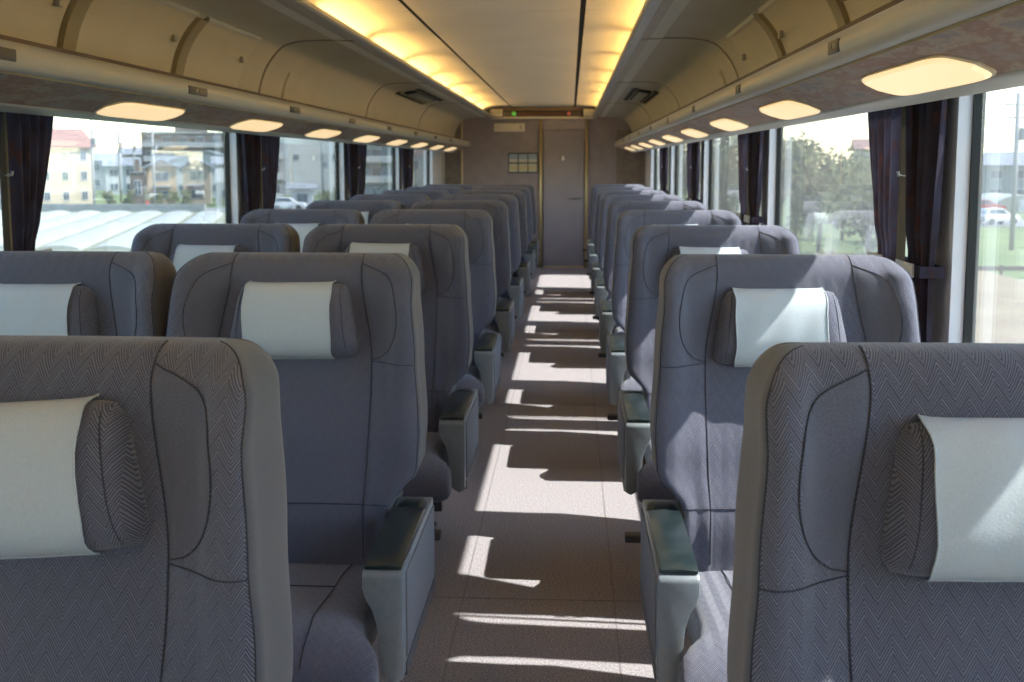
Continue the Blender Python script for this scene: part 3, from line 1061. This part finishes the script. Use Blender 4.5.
def windows_on(root, w, h, d, nf, nc, front_y, frame='frame_white', ww=0.5, wh=0.5, z0=0.0):
    fh = (h - z0) / nf
    cw = w / nc
    for a in range(nf):
        for b in range(nc):
            x = -w / 2 + cw * (b + 0.5)
            z = z0 + fh * (a + 0.55)
            f = MB().box(x - cw * ww / 2 - .08, x + cw * ww / 2 + .08, front_y - 0.07, front_y + 0.02, z - fh * wh / 2 - .08, z + fh * wh / 2 + .08).build('window', frame, root)
            MB().box(x - cw * ww / 2, x - 0.03, front_y - 0.09, front_y - 0.06, z - fh * wh / 2, z + fh * wh / 2).build('pane', 'far_glass', f)
            MB().box(x + 0.03, x + cw * ww / 2, front_y - 0.09, front_y - 0.06, z - fh * wh / 2, z + fh * wh / 2).build('pane', 'far_glass', f)


def house(name, label, px, D, w, d, h, wall, roof, roofm, rh, nf, nc, off=0.0, balc=False, group=None, ww=0.45, wh=0.42, porch=False):
    x = ex(px, D)
    r = empty(name, (x, D, GZ), face_rot(x, D) + off)
    tag(r, label, 'building', group)
    MB().box(-w / 2, w / 2, 0, d, 0, h).build('wall', wall, r)
    if roof == 'gable':            # ridge runs along x, eaves to the viewer
        m_ = MB()
        o_ = 0.5
        m_.loft([[(xx, y, z) for y, z in ((-o_, h - 0.12), (d / 2, h + rh), (d + o_, h - 0.12), (d + o_, h + 0.08), (d / 2, h + rh + 0.22), (-o_, h + 0.08))] for xx in (-w / 2 - o_, w / 2 + o_)])
        rf = m_.build('roof', roofm, r)
        g = MB()
        g.loft([[(xx, y, z) for y, z in ((0, h), (d, h), (d / 2, h + rh))] for xx in (-w / 2, w / 2)])
        g.build('gable_wall', wall, r)
    elif roof == 'front':          # gable end to the viewer
        m_ = MB()
        o_ = 0.5
        m_.loft([[(xx, y, z) for xx, z in ((-w / 2 - o_, h - 0.15), (0, h + rh), (w / 2 + o_, h - 0.15), (w / 2 + o_, h + 0.06), (0, h + rh + 0.22), (-w / 2 - o_, h + 0.06))] for y in (-o_, d + o_)])
        m_.build('roof', roofm, r)
        g = MB()
        g.loft([[(xx, y, z) for xx, z in ((-w / 2, h), (w / 2, h), (0, h + rh))] for y in (0, d)])
        g.build('gable_wall', wall, r)
    else:
        rf = MB().box(-w / 2 - .15, w / 2 + .15, -.15, d + .15, h, h + rh).build('roof', roofm, r)
        MB().box(-w / 6, w / 6, d * .3, d * .6, h + rh, h + rh + 1.6).build('roof_housing', wall, rf)
    windows_on(r, w, h, d, nf, nc, 0.0, ww=ww, wh=wh)
    if balc:
        fh = h / nf
        for a in range(nf):
            b = MB().box(-w / 2 + .3, w / 2 - .3, -1.2, 0.0, a * fh + 0.05, a * fh + 0.25).build('balcony', 'concrete', r)
            MB().box(-w / 2 + .3, w / 2 - .3, -1.2, -1.12, a * fh + 0.25, a * fh + fh * 0.38).build('parapet', balc, b)
    if porch:
        MB().box(-w * .3, w * .3, -1.0, 0.0, h * .48, h * .53).build('porch_roof', roofm, r)
    return r


house('apartment_block', 'cream three-storey block with red roof and small windows beyond the field', 46, 134, 9.5, 9, 7.6, 'cream_wall', 'gable', 'red_roof', 2.2, 3, 4, 0.35, ww=0.28, wh=0.40)
house('timber_house', 'orange tan two-storey house with grey roof and porch beside the street', 156, 140, 3.7, 3.2, 4.9, 'orange_wall', 'front', 'slate_roof', 1.1, 2, 1, 0.05, porch=True)
house('timber_house', 'tan house with bay eave and grey roof next to the orange house', 192, 144.5, 3.6, 3.2, 5.0, 'tan_wall', 'front', 'slate_roof', 1.0, 2, 1, -0.05, porch=True)
house('shop_house', 'grey house with white panel on its upper floor beside the tan house', 222, 140, 2.7, 3.2, 5.4, 'grey_wall', 'gable', 'slate_roof', 0.8, 2, 1, 0.0)
sg_ = MB().box(-1.0, 1.0, -0.05, 0.05, -0.9, 0.9).build('sign_panel', 'white_wall')
tag(sg_, 'blank white rectangular panel fixed to the grey house front', 'sign')
sg_.location = (ex(219, 138.5), 138.5, ez(176, 138.5))
sg_.rotation_euler = (0, 0, face_rot(ex(219, 138), 138))
house('brown_shed', 'dark brown narrow shed between street lane and orange house', 131, 138, 1.8, 2.2, 4.3, 'brown_wall', 'flat', 'slate_roof', 0.15, 1, 1)
house('white_hall', 'long white hall with low pitched roof behind the timber houses', 203, 172, 10.5, 9, 6.0, 'white_wall', 'front', 'slate_roof', 1.4, 2, 4, -0.1, ww=0.25, wh=0.3)
house('dark_flats', 'dark brown flats with pale balcony lines rising behind the white hall', 188, 225, 20, 12, 11.8, 'brown_wall', 'flat', 'concrete', 0.3, 4, 6, 0, balc='grey_wall')
for i, (px, D, c, wl, hh) in enumerate(((96, 215, 'grey', 'grey_wall', 6.0), (115, 190, 'white', 'white_wall', 5.0), (132, 240, 'pale tan', 'tan_wall', 7.5))):
    house('far_house', '%s house with slate roof in the gap beyond the street lane' % c, px, D, 5.5, 7, hh, wl, 'gable', 'slate_roof', 1.4, 2, 2, 0.2 * (i - 1), group='far houses')
house('warehouse', 'large plain white warehouse beyond the car park', 334, 190, 20, 20, 12.0, 'white_wall', 'flat', 'white_wall', 0.3, 1, 3, 0.05, ww=0.12, wh=0.08)
house('garden_hut', 'small white hut with grey roof in front of the warehouse', 300, 128, 2.7, 3, 2.5, 'white_wall', 'gable', 'slate_roof', 0.5, 1, 1, 0.0)
house('balcony_flats', 'grey flats with balconies beside the warehouse and car park', 262, 158, 6, 9, 9.0, 'grey_wall', 'flat', 'concrete', 0.3, 3, 2, 0, balc='white_wall')
house('balcony_flats', 'tall grey flats with pale balconies beyond the warehouse', 376, 150, 7.6, 9, 11.0, 'grey_wall', 'flat', 'concrete', 0.3, 4, 3, 0, balc='white_wall')
house('pink_house', 'pink walled house with flat roof beyond the tall flats', 424, 160, 6, 8, 6.8, 'grey_wall', 'flat', 'pink_wall', 1.4, 2, 2, 0)
house('far_house', 'white low house with slate roof beyond the grass and road', 985, 190, 9, 8, 5.5, 'white_wall', 'gable', 'slate_roof', 1.6, 2, 3, 0.2, group='far houses')
house('far_house', 'grey house with wide slate roof beside the road past the grass', 1010, 150, 10, 8, 5.2, 'grey_wall', 'gable', 'slate_roof', 1.7, 2, 3, -0.1, group='far houses')
house('far_house', 'tan house with slate roof at the end of the road', 965, 165, 7, 8, 5.0, 'tan_wall', 'gable', 'slate_roof', 1.5, 2, 2, 0.1, group='far houses')
house('grey_tower', 'tall grey apartment tower far behind the road houses', 1034, 260, 9, 9, 18, 'grey_wall', 'flat', 'concrete', 0.4, 5, 3, 0)
house('far_house', 'pale house with red roof seen between the trees', 878, 160, 8, 8, 7.5, 'white_wall', 'gable', 'red_roof', 1.4, 2, 3, 0.1, group='far houses')

for i, (px, D, top, lab) in enumerate(((85, 128, 118, 'beside the cream block'), (113, 150, 126, 'in the street lane'), (148, 133, 128, 'before the orange house'), (128, 190, 132, 'behind the brown shed'),
                                       (321, 150, 152, 'before the white warehouse'), (1002, 70, 96, 'standing in the grass by the road'), (1018, 92, 108, 'past the cars on the road'))):
    x = ex(px, D)
    r = empty('utility_pole', (x, D, GZ))
    tag(r, 'grey concrete utility pole ' + lab, 'pole', 'utility poles')
    hh = ez(top, D) - GZ
    MB().tube([(0, 0, 0), (0, 0, hh)], 0.16, 8).build('post', 'concrete', r, smooth=True)
    for q in (0.92, 0.84):
        MB().box(-0.9, 0.9, -0.06, 0.06, hh * q, hh * q + 0.12).build('cross_arm', 'steel', r)
    MB().tube([(0.35, 0, hh * 0.7), (0.35, 0, hh * 0.78)], 0.22, 8).build('transformer', 'grey_wall', r)

gw = MB()
gw.box(-34, 0, -0.2, 0.2, 0, 0.9)
gwo = gw.build('kerb_wall', 'concrete')
gwo.location = (ex(200, 121), 121, GZ)
tag(gwo, 'low concrete wall between the film rows and the street', 'wall')
rc = empty('traffic_cone', (ex(140, 122.5), 122.5, GZ + 0.05))
tag(rc, 'red traffic cone by the street in front of the brown shed', 'cone')
MB().loft([[(r_ * math.cos(2 * PI * k / 10), r_ * math.sin(2 * PI * k / 10), z) for k in range(10)] for r_, z in ((0.4, 0.06), (0.12, 1.2))]).build('cone_body', 'red_plastic', rc)
MB().box(-.45, .45, -.45, .45, 0, 0.06).build('cone_base', 'red_plastic', rc)


def leafy(name, label, cat, x, y, h, rx_, n, matn, trunk=True, group=None, seed=0, base=None):
    rr = random.Random(seed)
    r = empty(name, (x, y, GZ if base is None else base))
    tag(r, label, cat, group)
    v, f = [], []
    clumps = [(rr.uniform(-.6, .6) * rx_, rr.uniform(-.6, .6) * rx_, h * rr.uniform(0.30 if trunk else 0.2, 0.85), rr.uniform(.35, .6)) for _ in range(11)]
    for i in range(n):
        cx, cy, cz, cr = rr.choice(clumps)
        d = Vector((rr.gauss(0, 1), rr.gauss(0, 1), rr.gauss(0, 1))).normalized() * (rr.random() ** 0.4)
        p = Vector((cx + d.x * cr * rx_, cy + d.y * cr * rx_, max(0.1, cz + d.z * cr * min(rx_, h * .4))))
        a = Vector((rr.gauss(0, 1), rr.gauss(0, 1), rr.gauss(0, 1))).normalized()
        b = a.orthogonal().normalized()
        s = rr.uniform(0.10, 0.22) * (0.5 + rx_ / 4)
        k = len(v)
        v += [p - a * s, p + b * s * .6, p + a * s, p - b * s * .6]
        f.append((k, k + 1, k + 2, k + 3))
    mb = MB()
    mb.v = [tuple(q) for q in v]
    mb.f = f
    mb.mi = [0] * len(f)
    o = mb.build('foliage', matn, r, fix=False)
    o['kind'] = 'stuff'
    if trunk:
        t = MB()
        t.tube([(0, 0, 0), (0.1, 0, h * .3), (0.0, 0.1, h * .6)], 0.05 * rx_, 7)
        t.build('trunk', 'bark', r)
    for k in range(4):
        c = clumps[k]
        MB().tube([(0, 0, h * (.25 if trunk else 0.0)), (c[0] * .5, c[1] * .5, c[2] * .75), (c[0], c[1], c[2])], 0.02 * rx_, 5).build('branch', 'bark', r)
    return r


TR = [(792, 70, 7.2, 2.6, 'leaf_dry'), (815, 62, 7.4, 2.6, 'leaf'), (838, 79, 7.6, 2.6, 'leaf'), (862, 53, 5.8, 2.0, 'leaf'), (776, 82, 8.0, 3.0, 'leaf_dry'),
      (880, 66, 5.8, 2.4, 'leaf'), (742, 95, 9.5, 3.4, 'leaf'), (724, 88, 7.5, 3.2, 'leaf'), (704, 116, 9.5, 3.0, 'leaf'), (688, 128, 9, 3.0, 'leaf'), (660, 140, 9, 3.4, 'leaf'), (905, 76, 5.0, 2.4, 'leaf')]
for i, (px, D, h, rx_, mt) in enumerate(TR):
    leafy('tree', ('olive green bushy tree' if mt == 'leaf' else 'dry brownish bushy tree') + ' on the grass outside the single seats', 'tree', ex(px, D), D, h, rx_, 1500, mt, True, 'green trees by the track' if mt == 'leaf' else 'dry trees by the track', seed=i)
for i, (px, D, h, rx_) in enumerate(((100, 133, 2.2, 0.8), (121, 133.5, 2.6, 1.0), (150, 134.5, 2.0, 1.0), (167, 134, 2.4, 1.0), (182, 135, 2.2, 0.9), (228, 134, 2.0, 1.6), (330, 140, 2.4, 2.0))):
    leafy('shrub', 'yellow green garden shrub in front of the street houses', 'shrub', ex(px, D), D, h, rx_, 500, 'leaf', False, 'garden shrubs', seed=40 + i)
for i, (px, D, h, rx_) in enumerate(((800, 44, 1.8, 2.0), (826, 40, 1.6, 1.8), (850, 46, 1.8, 2.0))):
    leafy('shrub', 'low dry bush on the grass before the trees outside the single seats', 'shrub', ex(px, D), D, h, rx_, 600, 'leaf_dry', False, 'dry bushes', seed=60 + i)


def car(label, px, D, m_, rz):
    x = ex(px, D)
    r = empty('car', (x, D, GZ + 0.05), rz)
    tag(r, label, 'car', 'parked cars')
    b = MB()
    b.loft([[(-2.0, y, 0.45), (-2.05, y, 0.8), (-1.9, y, 0.95), (0.9, y, 0.98), (1.9, y, 0.85), (2.05, y, 0.5), (1.95, y, 0.3), (-1.95, y, 0.3)] for y in (-0.82, 0.82)])
    b.build('body', m_, r, bevel=0.06)
    c = MB()
    c.loft([[(-1.8, -.72, .95), (-1.8, .72, .95), (0.9, .72, .97), (0.9, -.72, .97)], [(-1.45, -.6, 1.45), (-1.45, .6, 1.45), (0.2, .6, 1.47), (0.2, -.6, 1.47)]])
    c.build('cabin', m_, r, bevel=0.05)
    for s in (-1, 1):
        MB().loft([[(-1.5, s * .725, 1.0), (0.6, s * .725, 1.0), (0.15, s * .635, 1.40), (-1.3, s * .635, 1.40)], [(-1.5, s * .735, 1.0), (0.6, s * .735, 1.0), (0.15, s * .645, 1.40), (-1.3, s * .645, 1.40)]]).build('side_window', 'far_glass', r)
        for xx in (-1.25, 1.25):
            MB().tube([(xx, s * 0.66, 0.32), (xx, s * 0.84, 0.32)], 0.32, 12).build('wheel', 'tyre', r)
    return r


car('white car parked at the edge of the grass by the road', 986, 99, 'car_white', 0.4)
car('red car standing on the road behind the white car', 975, 122, 'car_red', 0.0)
car('white car on the street in front of the white hut', 286, 126, 'car_white', 0.1)
gh = empty('greenhouse', (ex(1012, 124), 124, GZ), 0.0)
tag(gh, 'low white film greenhouse beside the road past the grass', 'greenhouse')
MB().extr_y([(3.6 * math.cos(math.radians(180 - 15 * i)), 2.0 * math.sin(math.radians(15 * i))) for i in range(13)], 0, 9).build('film', 'plastic_film', gh)
MB().box(-0.6, 0.6, -0.08, 0, 0, 1.5).build('end_door', 'frame_white', gh)
fn = MB()
for k in range(1):
    fn.box(0, 26, -0.05, 0.05, 0.55, 0.75)
fno = empty('low_fence', (ex(905, 49), 49, GZ))
tag(fno, 'low dark rail fence between the dirt bank and the grass', 'fence')
MB().box(0, 26, -0.04, 0.04, 0.75, 0.95).build('rail', 'brown_wall', fno)
for k in range(14):
    MB().box(2 * k - .05, 2 * k + .05, -0.05, 0.05, 0, 1.0).build('post', 'brown_wall', fno)
